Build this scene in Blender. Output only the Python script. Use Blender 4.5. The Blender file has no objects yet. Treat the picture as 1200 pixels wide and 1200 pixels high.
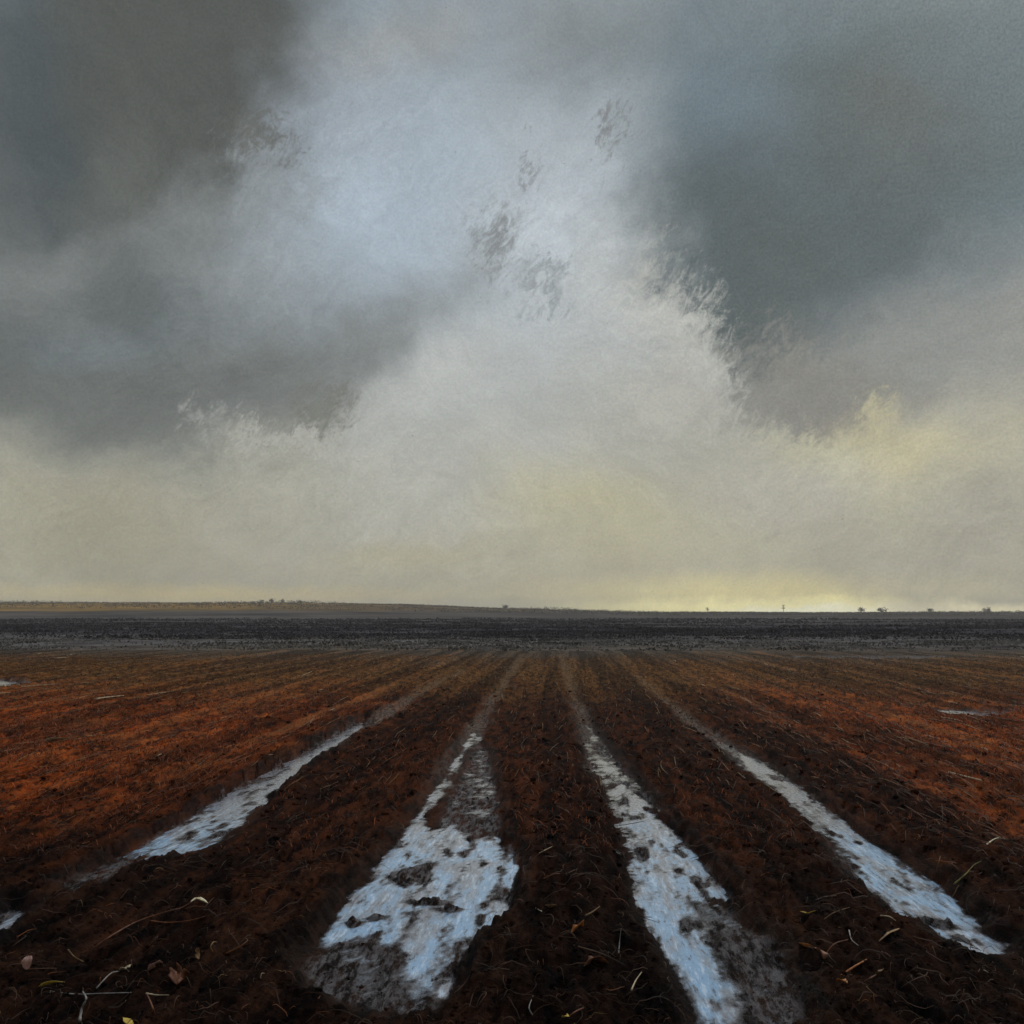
import bpy, math, random
import numpy as np
random.seed(7); RNG = np.random.default_rng(11)
R = math.radians
S = bpy.context.scene
col = S.collection

# ------------------------------------------------------------------ camera
W = 1200.0; F = 1152.0; CAMH = 1.7
PITCH = math.atan(118/F); YAW = math.atan(60/F)
fw = np.array([-math.sin(YAW)*math.cos(PITCH), math.cos(YAW)*math.cos(PITCH), math.sin(PITCH)])
rt = np.array([math.cos(YAW), math.sin(YAW), 0.0]); up = np.cross(rt, fw)
def ray(px, py):
    d = fw*F + rt*(px-600) + up*(600-py); return d/np.linalg.norm(d)
def gnd(px, py, z=0.0):
    d = ray(px, py); t = (z-CAMH)/d[2]; return (d[0]*t, d[1]*t)
cd = bpy.data.cameras.new('camera'); cam = bpy.data.objects.new('camera', cd); col.objects.link(cam)
cam.location = (0, 0, CAMH); cam.rotation_euler = (math.pi/2+PITCH, 0, YAW)
cd.sensor_width = 36; cd.lens = 36*F/W; cd.clip_start = .05; cd.clip_end = 20000
S.camera = cam

def lin(c):
    return tuple(((v/255)/12.92 if v/255 <= .04045 else ((v/255+.055)/1.055)**2.4) for v in c)

# ------------------------------------------------------------------ numpy noise
def _h(ix, iy, s):
    n = (ix.astype(np.int64)*374761393 + iy.astype(np.int64)*668265263 + s*974634777) & 0xffffffff
    n = ((n ^ (n >> 13))*1274126177) & 0xffffffff
    return ((n ^ (n >> 16)) & 0xffff)/65535.0
def vnoise(x, y, s=0):
    ix = np.floor(x); iy = np.floor(y); fx = x-ix; fy = y-iy
    fx = fx*fx*fx*(fx*(fx*6-15)+10); fy = fy*fy*fy*(fy*(fy*6-15)+10)
    a = _h(ix, iy, s); b = _h(ix+1, iy, s); c = _h(ix, iy+1, s); d = _h(ix+1, iy+1, s)
    return (a+(b-a)*fx)*(1-fy) + (c+(d-c)*fx)*fy
def fbm(x, y, o=4, s=0, g=.5):
    t = 0; a = 1; n = 0
    for i in range(o):
        t = t + a*(vnoise(x, y, s+i*17)-.5); n += a; a *= g
        x, y = (x*.8-y*.6)*2.03+3.1, (x*.6+y*.8)*2.03+1.7
    return t/n
def sst(a, b, v):
    t = np.clip((v-a)/(b-a), 0, 1); return t*t*(3-2*t)

# ------------------------------------------------------------------ puddles: outlines on the ground (metres)
def poly(pts): return np.array([gnd(x, y, -.05) for x, y in pts])
PUD = {
 'left': poly([(140,1006),(175,984),(215,962),(255,936),(300,912),(345,888),(380,868),(408,853),(430,843),(424,854),(384,884),(348,908),(318,932),(290,962),(262,984),(236,998),(196,1006),(160,1009)]),
 'centre': poly([(557,858),(547,882),(518,922),(500,955),(500,974),(532,968),(548,985),(582,988),(610,1000),(606,1042),(598,1078),(566,1096),(548,1124),(534,1158),(522,1172),(492,1156),(478,1120),(440,1096),(386,1108),(384,1098),(410,1058),(440,1018),(470,980),(498,942),(528,900),(546,868)]),
 'right': poly([(704,892),(714,896),(730,912),(750,936),(774,960),(804,988),(834,1020),(866,1062),(838,1054),(812,1058),(822,1092),(836,1124),(852,1158),(876,1200),(905,1250),(850,1250),(820,1200),(800,1162),(784,1126),(762,1090),(752,1055),(748,1020),(738,980),(726,944),(714,912)]),
 'farright': poly([(864,882),(900,896),(940,924),(984,958),(1014,984),(1064,1014),(1126,1064),(1154,1094),(1190,1110),(1164,1120),(1108,1110),(1056,1080),(1020,1046),(1002,1014),(974,976),(938,944),(898,914),(872,898)]),
 'cornerleft': poly([(-80,1130),(-30,1092),(12,1066),(36,1070),(20,1090),(-30,1128)]),
 'edgeleft': poly([(-60,796),(0,797),(34,800),(50,803),(20,806),(-60,808)]),
 'faredge': poly([(930,769.5),(985,769),(1040,769.6),(1110,770.4),(1110,773),(1040,772.4),(985,772.2),(930,772.5)]),
 'fieldright': poly([(1096,832),(1130,833),(1172,836),(1210,838),(1200,841),(1150,840),(1110,837)]),
}
# shallow, half drained margins beside the deeper water
SHAL = {
 'left': [poly([(70,1046),(104,1022),(150,1004),(160,1012),(120,1038),(84,1054)])],
 'centre': [poly([(352,1140),(386,1104),(440,1092),(500,1150),(528,1170),(500,1196),(420,1186),(366,1166)]),
            poly([(560,872),(572,880),(584,930),(590,990),(560,992),(530,975),(512,968),(530,930),(548,895)])],
 'right': [poly([(806,1060),(846,1058),(880,1092),(920,1120),(940,1180),(950,1215),(890,1215),(850,1160),(824,1110)]),
           poly([(686,850),(696,856),(722,890),(756,928),(780,955),(760,945),(726,920),(700,888)])],
 'farright': [poly([(850,872),(874,884),(900,896),(874,906),(860,890)]),poly([(966,980),(1000,1008),(1022,1048),(1000,1040),(975,1005)])],
}
ISL = [(gnd(486,1022,-.05),.10,.26,-.35),(gnd(500,1058,-.05),.14,.05,0),(gnd(530,1066,-.05),.10,.04,0),(gnd(440,1076,-.05),.07,.06,0),(gnd(416,1083,-.05),.06,.06,0),
       (gnd(1104,1084,-.05),.09,.13,.5),(gnd(1130,1102,-.05),.06,.10,.5),(gnd(803,1086,-.05),.04,.22,-.1),(gnd(752,1000,-.05),.05,.2,0)]
def sdist(P, X, Y, pad=.9):
    """signed distance, negative inside; far away = pad"""
    out = np.full(X.shape, pad)
    m = (X > P[:,0].min()-pad)&(X < P[:,0].max()+pad)&(Y > P[:,1].min()-pad)&(Y < P[:,1].max()+pad)
    if not m.any(): return out
    x = X[m]; y = Y[m]; d = np.full(x.shape, 1e9); ins = np.zeros(x.shape, bool)
    n = len(P)
    for i in range(n):
        ax, ay = P[i]; bx, by = P[(i+1) % n]
        ex, ey = bx-ax, by-ay; L = ex*ex+ey*ey+1e-12
        t = np.clip(((x-ax)*ex+(y-ay)*ey)/L, 0, 1)
        d = np.minimum(d, (x-ax-t*ex)**2+(y-ay-t*ey)**2)
        c = ((ay > y) != (by > y)) & (x < (bx-ax)*(y-ay)/((by-ay) if by != ay else 1e-9)+ax)
        ins ^= c
    d = np.sqrt(d); d[ins] *= -1
    out[m] = np.minimum(d, pad)
    return out
TRK = [[gnd(*p) for p in q] for q in ([(150,1004),(372,882),(430,850),(486,815),(545,785)], [(388,1098),(555,860),(590,802),(614,766)], [(760,1080),(704,892),(684,846),(668,802),(657,768)],
       [(1000,985),(868,884),(800,832),(745,792)])]
def track(X, Y):
    X = np.asarray(X, float); Y = np.asarray(Y, float); d = np.full(X.shape, 9.)
    for L in TRK:
        for (ax, ay), (bx, by) in zip(L[:-1], L[1:]):
            ex, ey = bx-ax, by-ay; t_ = np.clip(((X-ax)*ex+(Y-ay)*ey)/(ex*ex+ey*ey), 0, 1)
            d = np.minimum(d, np.hypot(X-ax-t_*ex, Y-ay-t_*ey))
    return sst(.22, .03, d+.35*fbm(X*4, Y*.8, 5, 66, .7))
def height(X, Y):
    """ground height of the field, plus distance to water and to the shallow margins"""
    X = np.asarray(X, float); Y = np.asarray(Y, float)
    wob = .10*fbm(X*.35, Y*.18, 3, 5)*4
    ph = (X+wob*.6+.9)/1.55*2*math.pi
    fur = .5-.5*np.cos(ph)                       # 0 in the furrow, 1 on the bed
    fur = fur**.55
    clod = fbm(X*6, Y*4.2, 6, 31, .7)
    ridg = 1-np.abs(fbm(X*11, Y*9, 3, 77))*5
    z = -.045 + .10*fur + .115*clod + .022*ridg + .10*fbm(X*.5, Y*.25, 3, 3)
    rake = fbm(X*13, Y*.55, 3, 91)
    z += .05*rake
    dw = np.full(X.shape, .9); ds = np.full(X.shape, .9)
    for P in PUD.values(): dw = np.minimum(dw, sdist(P, X, Y))
    for L in SHAL.values():
        for P in L: ds = np.minimum(ds, sdist(P, X, Y))
    scale = np.clip(Y/7, .6, 1.2)
    nz = fbm(X*7, Y*3.2, 6, 201, .70)*.20*scale
    k = sst(.09, -.06, dw+nz)                      # 1 inside the water
    ks = sst(.12, -.06, ds+nz*1.2)
    bank = sst(.75, .1, np.minimum(dw, ds))
    z = np.where(bank > 0, z*(1-bank)+np.maximum(z, -.012+.03*clod)*bank, z)   # nothing dips under the water level close by
    zs = -.050 + .07*fbm(X*10, Y*6, 6, 301, .74) + .03*fbm(X*2.5, Y*1.5, 2, 55)
    z = z*(1-ks)+zs*ks
    zw = -.076 + .15*np.maximum(0, fbm(X*9, Y*2.4, 6, 411, .70)-.02) + .05*fbm(X*14, Y*3, 4, 15, .6)
    z = z*(1-k)+zw*k
    for (cx, cy), a, b, rot in ISL:
        if abs(cy) < 1: continue
        dx = X-cx; dy = Y-cy; c, s_ = math.cos(rot), math.sin(rot)
        q = ((dx*c+dy*s_)/a)**2 + ((-dx*s_+dy*c)/b)**2
        q = q + 1.6*fbm(X*30, Y*9, 4, 61, .6)
        z = z + .055*np.exp(-np.clip(q, 0, 20)*1.3)
    z = z - .05*track(X, Y)*(1-k)*(1-ks)
    z = np.where(Y > 36, z*(1-sst(36, 43, Y)), z)
    return z, dw, ds

# ------------------------------------------------------------------ object helpers
def link_mesh(name, V, Fc, mat=None, parent=None, smooth=False):
    me = bpy.data.meshes.new(name)
    if isinstance(Fc, np.ndarray):
        V = np.asarray(V, np.float32); n = Fc.shape[1]
        me.vertices.add(len(V)); me.vertices.foreach_set('co', V.ravel())
        me.loops.add(Fc.size); me.loops.foreach_set('vertex_index', Fc.ravel().astype(np.int32))
        me.polygons.add(len(Fc)); me.polygons.foreach_set('loop_start', np.arange(0, Fc.size, n, dtype=np.int32))
        me.polygons.foreach_set('loop_total', np.full(len(Fc), n, np.int32))
        me.update(calc_edges=True)
    else:
        me.from_pydata([tuple(v) for v in V], [], Fc); me.update()
    if smooth: me.polygons.foreach_set('use_smooth', [True]*len(me.polygons))
    if mat: me.materials.append(mat)
    o = bpy.data.objects.new(name, me); col.objects.link(o)
    if parent: o.parent = parent
    return o
def tag(o, label=None, cat=None, group=None, kind=None):
    if label: o['label'] = label
    if cat: o['category'] = cat
    if group: o['group'] = group
    if kind: o['kind'] = kind
    return o
def attr(o, name, vals):
    a = o.data.attributes.new(name, 'FLOAT', 'POINT'); a.data.foreach_set('value', np.asarray(vals, np.float32).ravel())
def grid_faces(nr, nc):
    i = np.arange((nr-1)*(nc-1)); r = i//(nc-1); c = i % (nc-1); a = r*nc+c
    return np.stack([a, a+1, a+nc+1, a+nc], 1)

class NT:
    def __init__(s, tree): s.t = tree; s.n = tree.nodes; s.l = tree.links
    def new(s, typ, **kw):
        n = s.n.new(typ)
        for k, v in kw.items():
            if k.startswith('i_'):
                key = k[2:]; key = int(key) if key.isdigit() else key
                s.set(n, key, v)
            else: setattr(n, k, v)
        return n
    def set(s, n, key, v):
        if isinstance(v, bpy.types.NodeSocket): s.l.new(v, n.inputs[key])
        else: n.inputs[key].default_value = v
    def noise(s, vec, scale, detail=5, rough=.55, dist=0):
        n = s.new('ShaderNodeTexNoise'); s.set(n, 'Vector', vec)
        n.inputs['Scale'].default_value = scale; n.inputs['Detail'].default_value = detail
        n.inputs['Roughness'].default_value = rough; n.inputs['Distortion'].default_value = dist
        return n
    def math(s, op, a, b=None, c=None, clamp=False):
        n = s.new('ShaderNodeMath', operation=op, use_clamp=clamp); s.set(n, 0, a)
        if b is not None: s.set(n, 1, b)
        if c is not None: s.set(n, 2, c)
        return n.outputs[0]
    def vm(s, op, a, b=None, sc=None):
        n = s.new('ShaderNodeVectorMath', operation=op); s.set(n, 0, a)
        if b is not None: s.set(n, 1, b)
        if sc is not None: s.set(n, 'Scale', sc)
        return n.outputs['Value'] if op in ('LENGTH', 'DOT_PRODUCT', 'DISTANCE') else n.outputs[0]
    def mr(s, v, a, b, c=0, d=1, smooth=True):
        n = s.new('ShaderNodeMapRange'); n.interpolation_type = 'SMOOTHSTEP' if smooth else 'LINEAR'
        s.set(n, 0, v)
        for i, q in enumerate((a, b, c, d)): s.set(n, i+1, q)
        return n.outputs[0]
    def mix(s, f, a, b, mode='MIX'):
        n = s.new('ShaderNodeMix', data_type='RGBA', blend_type=mode); s.set(n, 0, f)
        for i, q in ((6, a), (7, b)):
            if isinstance(q, bpy.types.NodeSocket): s.l.new(q, n.inputs[i])
            else: n.inputs[i].default_value = (*q[:3], 1)
        return n.outputs[2]
    def mapp(s, vec, scale=(1,1,1), rot=(0,0,0), loc=(0,0,0)):
        n = s.new('ShaderNodeMapping'); s.set(n, 0, vec)
        n.inputs['Scale'].default_value = scale; n.inputs['Rotation'].default_value = rot; n.inputs['Location'].default_value = loc
        return n.outputs[0]
def material(name):
    m = bpy.data.materials.new(name); m.use_nodes = True; t = NT(m.node_tree)
    b = m.node_tree.nodes['Principled BSDF']; return m, t, b

# ------------------------------------------------------------------ sky
world = bpy.data.worlds.new('World'); S.world = world; world.use_nodes = True
SUN_EL, SUN_AZ = R(38), R(28)                     # ahead and to the right, behind the cloud
def build_sky():
    t = NT(world.node_tree); bg = t.n['Background']
    sky = t.new('ShaderNodeTexSky', sky_type='NISHITA'); sky.sun_disc = False
    sky.sun_elevation = SUN_EL; sky.sun_rotation = SUN_AZ; sky.air_density = 1.2; sky.dust_density = 2.5
    D = t.new('ShaderNodeTexCoord').outputs['Generated']
    D = t.vm('NORMALIZE', D)
    sp = t.new('ShaderNodeSeparateXYZ'); t.set(sp, 0, D)
    az = t.math('ARCTAN2', sp.outputs[0], sp.outputs[1]); el = t.math('ARCSINE', sp.outputs[2])
    cb = t.new('ShaderNodeCombineXYZ'); t.set(cb, 0, az); t.set(cb, 1, el)
    P = t.vm('SCALE', cb.outputs[0], sc=F/100)     # units of about 5 degrees
    def warp(vec, scale, detail, rough, amt, stretch=(1,1,1)):
        n = t.noise(t.mapp(D, stretch), scale, detail, rough)
        return t.vm('ADD', vec, t.vm('SCALE', t.vm('SUBTRACT', n.outputs['Color'], (.5,.5,.5)), sc=amt))
    P1 = warp(P, 4.5, 4, .5, 1.5)
    P1 = warp(P1, 18, 5, .6, .7)
    q1 = t.noise(t.mapp(t.mapp(P, (1,1,1), (0, 0, R(-50))), (.9, 1.7, 1)), 4.2, 5, .74, .8)
    P2 = t.vm('ADD', P1, t.vm('SCALE', t.vm('SUBTRACT', q1.outputs['Color'], (.5,.5,.5)), sc=1.35))
    q1 = t.noise(t.mapp(t.mapp(P, (1,1,1), (0, 0, R(-65))), (.9, 1.6, 1)), 11, 4, .75, .3)
    P2 = t.vm('ADD', P2, t.vm('SCALE', t.vm('SUBTRACT', q1.outputs['Color'], (.5,.5,.5)), sc=.6))
    P3 = warp(P, 30, 4, .7, .22)
    s1 = t.new('ShaderNodeSeparateXYZ'); t.set(s1, 0, P1)
    # base by elevation
    hz = F/100
    cr = t.new('ShaderNodeValToRGB'); t.set(cr, 0, t.mr(s1.outputs[1], -.3, 14, smooth=False))
    e = cr.color_ramp
    stops = [(0,(174,168,142)),(.04,(168,164,144)),(.12,(164,162,147)),(.2,(152,152,144)),(.32,(142,146,146)),(.5,(132,142,148)),(.72,(158,172,186)),(1,(176,190,206))]
    while len(e.elements) < len(stops): e.elements.new(.5)
    for q, (p, c) in zip(e.elements, stops): q.position = p; q.color = (*lin(c), 1)
    C = cr.outputs[0]
    def pos(px, py):
        d = ray(px, py); return math.atan2(d[0], d[1])*hz, math.asin(d[2])*hz
    def splat(px, py, rx, ry, rot, rgb, st=1.0, edge=0.0, v=0):
        nonlocal C
        x, y = pos(px, py)
        vec = (P1, P2, P3)[v]
        q = t.vm('SUBTRACT', vec, (x, y, 0))
        m = t.new('ShaderNodeMapping'); m.vector_type = 'TEXTURE'; t.set(m, 0, q)
        m.inputs['Rotation'].default_value = (0, 0, R(rot)); m.inputs['Scale'].default_value = (rx/100, ry/100, 1e6)
        f = t.mr(t.vm('LENGTH', m.outputs[0]), edge, 1.0, st, 0.0)
        C = t.mix(f, C, lin(rgb))
    for s in SPLATS: splat(*s)
    # brushed texture: wisps, weave and grain
    w = t.noise(t.mapp(D, (1,1,1.6)), 11, 9, .66, .6).outputs[0]
    C = t.mix(1, C, t.mr(w, .28, .72, .90, 1.10, False), 'MULTIPLY')
    # brushed wisps: the stroke angle drifts over the sky
    for rot, sx, sy, sc_, lo, wt in ((-12, .35, 3.0, 4.5, .94, 0), (-42, .5, 3.4, 4.0, .92, 1), (48, .5, 3.2, 4.0, .94, 2)):
        pr = t.mapp(t.mapp(P1, (1,1,1), (0, 0, R(rot))), (sx, sy, 1), (0, 0, 0), (wt*3, wt, 0)); q = t.noise(pr, sc_, 5, .72, .3).outputs[0]
        msk = t.mr(t.noise(t.mapp(D, (1,1,1), (0,0,0), (wt*2.3, wt, 1)), 3.0, 2, .5).outputs[0], .40, .60)
        C = t.mix(msk, C, t.mix(1, C, t.mr(q, .3, .7, lo, 2-lo, False), 'MULTIPLY'))
    g = t.noise(P, 34, 3, .75)
    C = t.mix(1, C, t.mr(g.outputs[0], .3, .7, .93, 1.07, False), 'MULTIPLY')
    C = t.mix(1, C, t.mix(.12, (1,1,1), t.mix(1, g.outputs[1], (2,2,2), 'MULTIPLY')), 'MULTIPLY')
    sp_ = t.noise(t.mapp(P, (1.0, 1.6, 1)), 16, 2, .5).outputs[0]
    C = t.mix(t.mr(sp_, .72, .78, 0, .4), C, (.10,.085,.07))
    # cloud over the clear sky; the cover thins in only a few places
    Cs = t.vm('SCALE', C, sc=10.0)
    cover = t.mr(g.outputs[0], .2, .8, .985, .95, False)
    out = t.mix(cover, sky.outputs[0], Cs)
    t.l.new(out, bg.inputs[0]); bg.inputs[1].default_value = .1
    world.cycles.sampling_method = 'NONE'
SPLATS = [
 # px, py, rx, ry, rot(ccw), rgb, strength, inner edge, ragged
 (1000, 640, 420, 110, 0, (172,170,152), .7),
 (300, 640, 460, 90, 0, (158,156,141), .7),
 (560, 560, 420, 170, 8, (174,174,166), .95),
 (620, 420, 330, 190, 15, (172,175,172), .95),
 (480, 200, 300, 330, -15, (163,175,184), 1),
 (640, 60, 300, 180, 0, (142,152,158), .85),
 (620, 270, 200, 190, 20, (178,187,193), .85),
 # left bank of dark cloud
 (90, 130, 460, 340, 12, (77,80,76), 1),
 (215, 70, 260, 200, 50, (84,86,81), .97, .45),
 (10, 90, 120, 260, 0, (74,85,89), .5),
 (150, 60, 160, 90, 20, (88,90,85), .5),
 (60, 420, 460, 180, 0, (98,104,103), .95),
 (300, 350, 320, 150, 0, (122,129,131), .75),
 (240, 250, 190, 80, 10, (126,131,130), .8),
 (40, 285, 190, 45, 32, (128,132,130), .75),
 (150, 330, 130, 80, -40, (90,96,94), .7), (140, 395, 160, 50, 10, (118,126,128), .5), (120, 180, 110, 60, 40, (104,107,102), .6), (290, 400, 120, 40, 20, (126,130,128), .5),
 (330, 300, 150, 70, 0, (146,153,156), .7),
 (250, 445, 260, 80, 10, (104,107,104), .9),
 (90, 470, 270, 60, 0, (104,107,104), .85),
 (420, 395, 230, 60, 32, (124,128,126), .8),
 (430, 230, 190, 160, 20, (170,184,196), .85),
 (410, 120, 130, 130, -35, (160,170,179), .75),
 (470, 30, 140, 60, 10, (154,156,154), .6),
 # light cloud breaking in the middle
 (700, 230, 170, 130, 40, (180,189,195), .85),
 (780, 150, 110, 70, -50, (170,178,182), .8),
 (690, 50, 150, 80, 0, (128,134,135), .7),
 (750, 340, 170, 130, 0, (180,184,183), .8),
 (500, 450, 220, 80, 30, (180,182,178), .8),
 # right bank of slate cloud
 (1060, 130, 470, 270, -10, (76,99,107), .98, .2),
 (950, 260, 250, 205, -15, (72,86,90), .95, .35),
 (1070, 110, 230, 100, -20, (76,85,85), .7),
 (860, 100, 130, 120, 0, (96,114,123), .75),
 (1190, 50, 160, 110, 0, (78,100,110), .7),
 (910, 340, 140, 150, 20, (76,87,88), .92, .25, 1),
 (1150, 300, 240, 60, 10, (110,121,125), .65),
 (1130, 370, 300, 80, 8, (132,135,132), .9),
 (960, 440, 190, 80, -4, (128,128,122), .95, .25, 1),
 (1010, 485, 90, 50, 0, (136,133,126), .9, .25, 1),
 # ragged light against dark
 (800, 380, 62, 120, 25, (186,187,180), .85, .1, 1),
 (790, 470, 80, 70, 20, (178,177,168), .7, .1, 1),
 (315, 160, 50, 40, 30, (98,98,92), .9, .05, 1),
 (330, 215, 80, 66, 0, (142,149,152), .8, .0, 1),
 (585, 290, 60, 50, 50, (120,124,124), .85, .05, 1),
 (640, 285, 66, 56, 40, (186,195,201), .75, .05, 1),
 (645, 325, 54, 26, 20, (134,141,144), .75, .05, 1),
 (716, 165, 22, 44, 0, (118,121,122), .85, .05, 1),
 (620, 200, 30, 20, 0, (126,131,134), .7, .05, 1),
 (360, 480, 66, 54, 0, (116,117,110), .95, .1, 1),
 (250, 488, 40, 30, 0, (154,155,150), .7, .0, 1),
 (320, 522, 60, 26, -10, (178,178,170), .7, .0, 1),
 # yellow light low on the right
 (1070, 515, 140, 80, -12, (190,184,150), .8, .1),
 (960, 520, 110, 50, 0, (184,181,154), .75, .05, 1),
 (1035, 470, 60, 32, 30, (184,179,146), .7, .05, 1),
 (690, 610, 190, 80, 0, (180,175,143), .7),
 (1160, 640, 140, 110, 0, (152,151,141), .7),
 (930, 560, 170, 60, 5, (172,170,160), .6),
 (130, 620, 180, 90, 0, (150,145,126), .6),
 (460, 655, 200, 40, 0, (172,167,143), .7),
 (220, 698, 420, 18, 0, (196,180,134), .7, 0, 2),
 (880, 700, 330, 40, 0, (220,208,152), .85, 0, 2), (900, 712, 280, 17, 0, (255,244,176), 1, .2, 2),
 (960, 716, 150, 9, 0, (255,252,214), 1, .2, 2),
 (1130, 714, 170, 12, 0, (245,234,190), .9, .1, 2),
 (1020, 640, 190, 60, -30, (160,158,147), .6),
]
build_sky()
sd = bpy.data.lights.new('sun', 'SUN'); sun = bpy.data.objects.new('sun', sd); col.objects.link(sun)
sd.energy = 1.1; sd.angle = R(14); sd.color = (1, .94, .84)
sun.location = (40, 60, 60); sun.rotation_euler = (math.pi/2-SUN_EL, 0, math.pi-SUN_AZ)   # shines from azimuth SUN_AZ (clockwise of +Y)

# ------------------------------------------------------------------ soil
def soil_material():
    m, t, b = material('wet ploughed soil')
    P = t.new('ShaderNodeNewGeometry').outputs['Position']
    sp = t.new('ShaderNodeSeparateXYZ'); t.set(sp, 0, P); X, Y = sp.outputs[0], sp.outputs[1]
    wet = t.new('ShaderNodeAttribute', attribute_name='wet').outputs['Fac']
    silt = t.new('ShaderNodeAttribute', attribute_name='silt').outputs['Fac']; trk = t.new('ShaderNodeAttribute', attribute_name='track').outputs['Fac']
    row = t.mapp(P, (1, .22, 1))
    n1 = t.noise(row, 1.3, 5, .6, .3).outputs[0]
    n2 = t.noise(row, 9, 6, .7, .2).outputs[0]
    n3 = t.noise(P, 46, 4, .7).outputs[0]
    n4 = t.noise(P, .55, 4, .6).outputs[0]
    n5 = t.noise(row, 24, 5, .75).outputs[0]
    # dark peat -> brown -> rust stubble residue at the sides -> ochre at the far end
    dark = t.mix(t.mr(n2, .38, .64), (.0065,.0036,.003), (.046,.018,.009))
    brown = t.mix(t.mr(n2, .38, .64), (.011,.0045,.003), (.095,.026,.009))
    rust = t.mix(t.mr(n2, .38, .62), (.035,.008,.004), (.40,.074,.012))
    rust = t.mix(t.mr(n4, .50, .66, 0, .75), rust, t.mix(t.mr(n2, .35, .6), (.15,.033,.010), (.62,.17,.04)))
    rust = t.mix(t.mr(n1, .52, .36, 0, .6), rust, (.030,.014,.010))
    rust = t.mix(t.mr(n5, .5, .68, 0, .8), rust, (.42,.14,.035))
    ochre = t.mix(t.mr(n2, .38, .62), (.045,.019,.008), (.24,.105,.030))
    n7 = t.noise(t.mapp(P, (.16, .12, 1)), 1.0, 6, .72).outputs[0]
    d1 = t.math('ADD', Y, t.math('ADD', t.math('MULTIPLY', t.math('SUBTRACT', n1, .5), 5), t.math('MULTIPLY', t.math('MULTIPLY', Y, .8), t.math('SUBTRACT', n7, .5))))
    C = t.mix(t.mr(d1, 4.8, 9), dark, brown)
    ax = t.math('ABSOLUTE', t.math('ADD', X, .1))
    side = t.math('ADD', ax, t.math('MULTIPLY', t.math('SUBTRACT', n4, .5), 3.5))
    sf = t.math('MULTIPLY', t.mr(side, 2.4, 5.2), t.mr(d1, 6.2, 9.0))
    C = t.mix(sf, C, rust)
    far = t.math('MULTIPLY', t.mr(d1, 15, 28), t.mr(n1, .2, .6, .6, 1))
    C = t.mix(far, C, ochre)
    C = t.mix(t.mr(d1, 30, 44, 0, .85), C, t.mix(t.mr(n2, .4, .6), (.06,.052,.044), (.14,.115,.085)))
    # rows: broad dark damp beds, a few warm ones at the sides
    rowx = t.noise(t.mapp(P, (1, .02, 1)), 1.5, 4, .7, .2).outputs[0]
    C = t.mix(t.mr(rowx, .58, .42, 0, .8), C, t.mix(1, C, (.22,.22,.26), 'MULTIPLY'))
    C = t.mix(t.math('MULTIPLY', t.mr(rowx, .56, .66, 0, .45), t.math('MULTIPLY', t.mr(d1, 8, 12), t.mr(side, 1.6, 3.5))), C, (.34,.13,.045))
    C = t.mix(t.math('MULTIPLY', t.math('MULTIPLY', trk, t.mr(Y, 8.5, 12.5)), t.mr(n5, .40, .58, .15, .8)), C, t.mix(t.mr(d1, 12, 24), (.20,.165,.145), (.20,.125,.07)))
    # small flecks of leaf and root
    C = t.mix(t.mr(n3, .64, .72, 0, .6), C, (.16,.050,.018))
    n6 = t.noise(t.mapp(P, (1,1,1), (0,0,0), (3,5,1)), 60, 3, .7).outputs[0]
    C = t.mix(t.mr(n6, .68, .76, 0, .5), C, (.05,.050,.010))
    # pale silt left round the water
    C = t.mix(t.math('MULTIPLY', silt, t.mr(n5, .42, .62)), C, (.25,.225,.225))
    C = t.mix(t.math('MULTIPLY', wet, .35), C, (.008,.006,.005))
    t.l.new(C, b.inputs['Base Color'])
    b.inputs['Roughness'].default_value = .85
    t.l.new(t.mr(wet, .3, 1, .02, .07), b.inputs['Specular IOR Level'])
    bp = t.new('ShaderNodeBump'); bp.inputs['Strength'].default_value = .9; bp.inputs['Distance'].default_value = .025
    hsum = t.math('ADD', n5, t.math('MULTIPLY', n3, .6)); t.set(bp, 'Height', hsum)
    t.l.new(bp.outputs[0], b.inputs['Normal'])
    return m
SOIL = soil_material()
def build_field():
    # rows closer together near the eye, columns fan outwards
    q = np.linspace(1/2.2, 1/46.0, 620)
    ys = np.concatenate([np.linspace(-4, 2.1, 40), 1/q])
    s = np.linspace(-1, 1, 861); s = np.sign(s)*np.where(np.abs(s) < .8, np.abs(s)/.8, 1+((np.abs(s)-.8)/.2)**1.6*1.2)
    wd = .62*np.maximum(ys, 1.6)+.55
    X = s[None, :]*wd[:, None] - .052*np.maximum(ys, 0)[:, None]; Y = np.repeat(ys[:, None], len(s), 1)
    Z, dw, ds = height(X, Y)
    Z = Z - .3*sst(44.5, 46, Y)
    V = np.stack([X.ravel(), Y.ravel(), Z.ravel()], 1)
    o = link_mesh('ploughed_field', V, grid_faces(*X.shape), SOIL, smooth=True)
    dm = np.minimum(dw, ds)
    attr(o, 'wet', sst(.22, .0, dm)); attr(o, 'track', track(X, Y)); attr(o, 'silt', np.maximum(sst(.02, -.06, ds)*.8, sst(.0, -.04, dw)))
    tag(o, 'dark brown ploughed field running in long furrows away to the horizon', 'field', kind='structure')
build_field()

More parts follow.
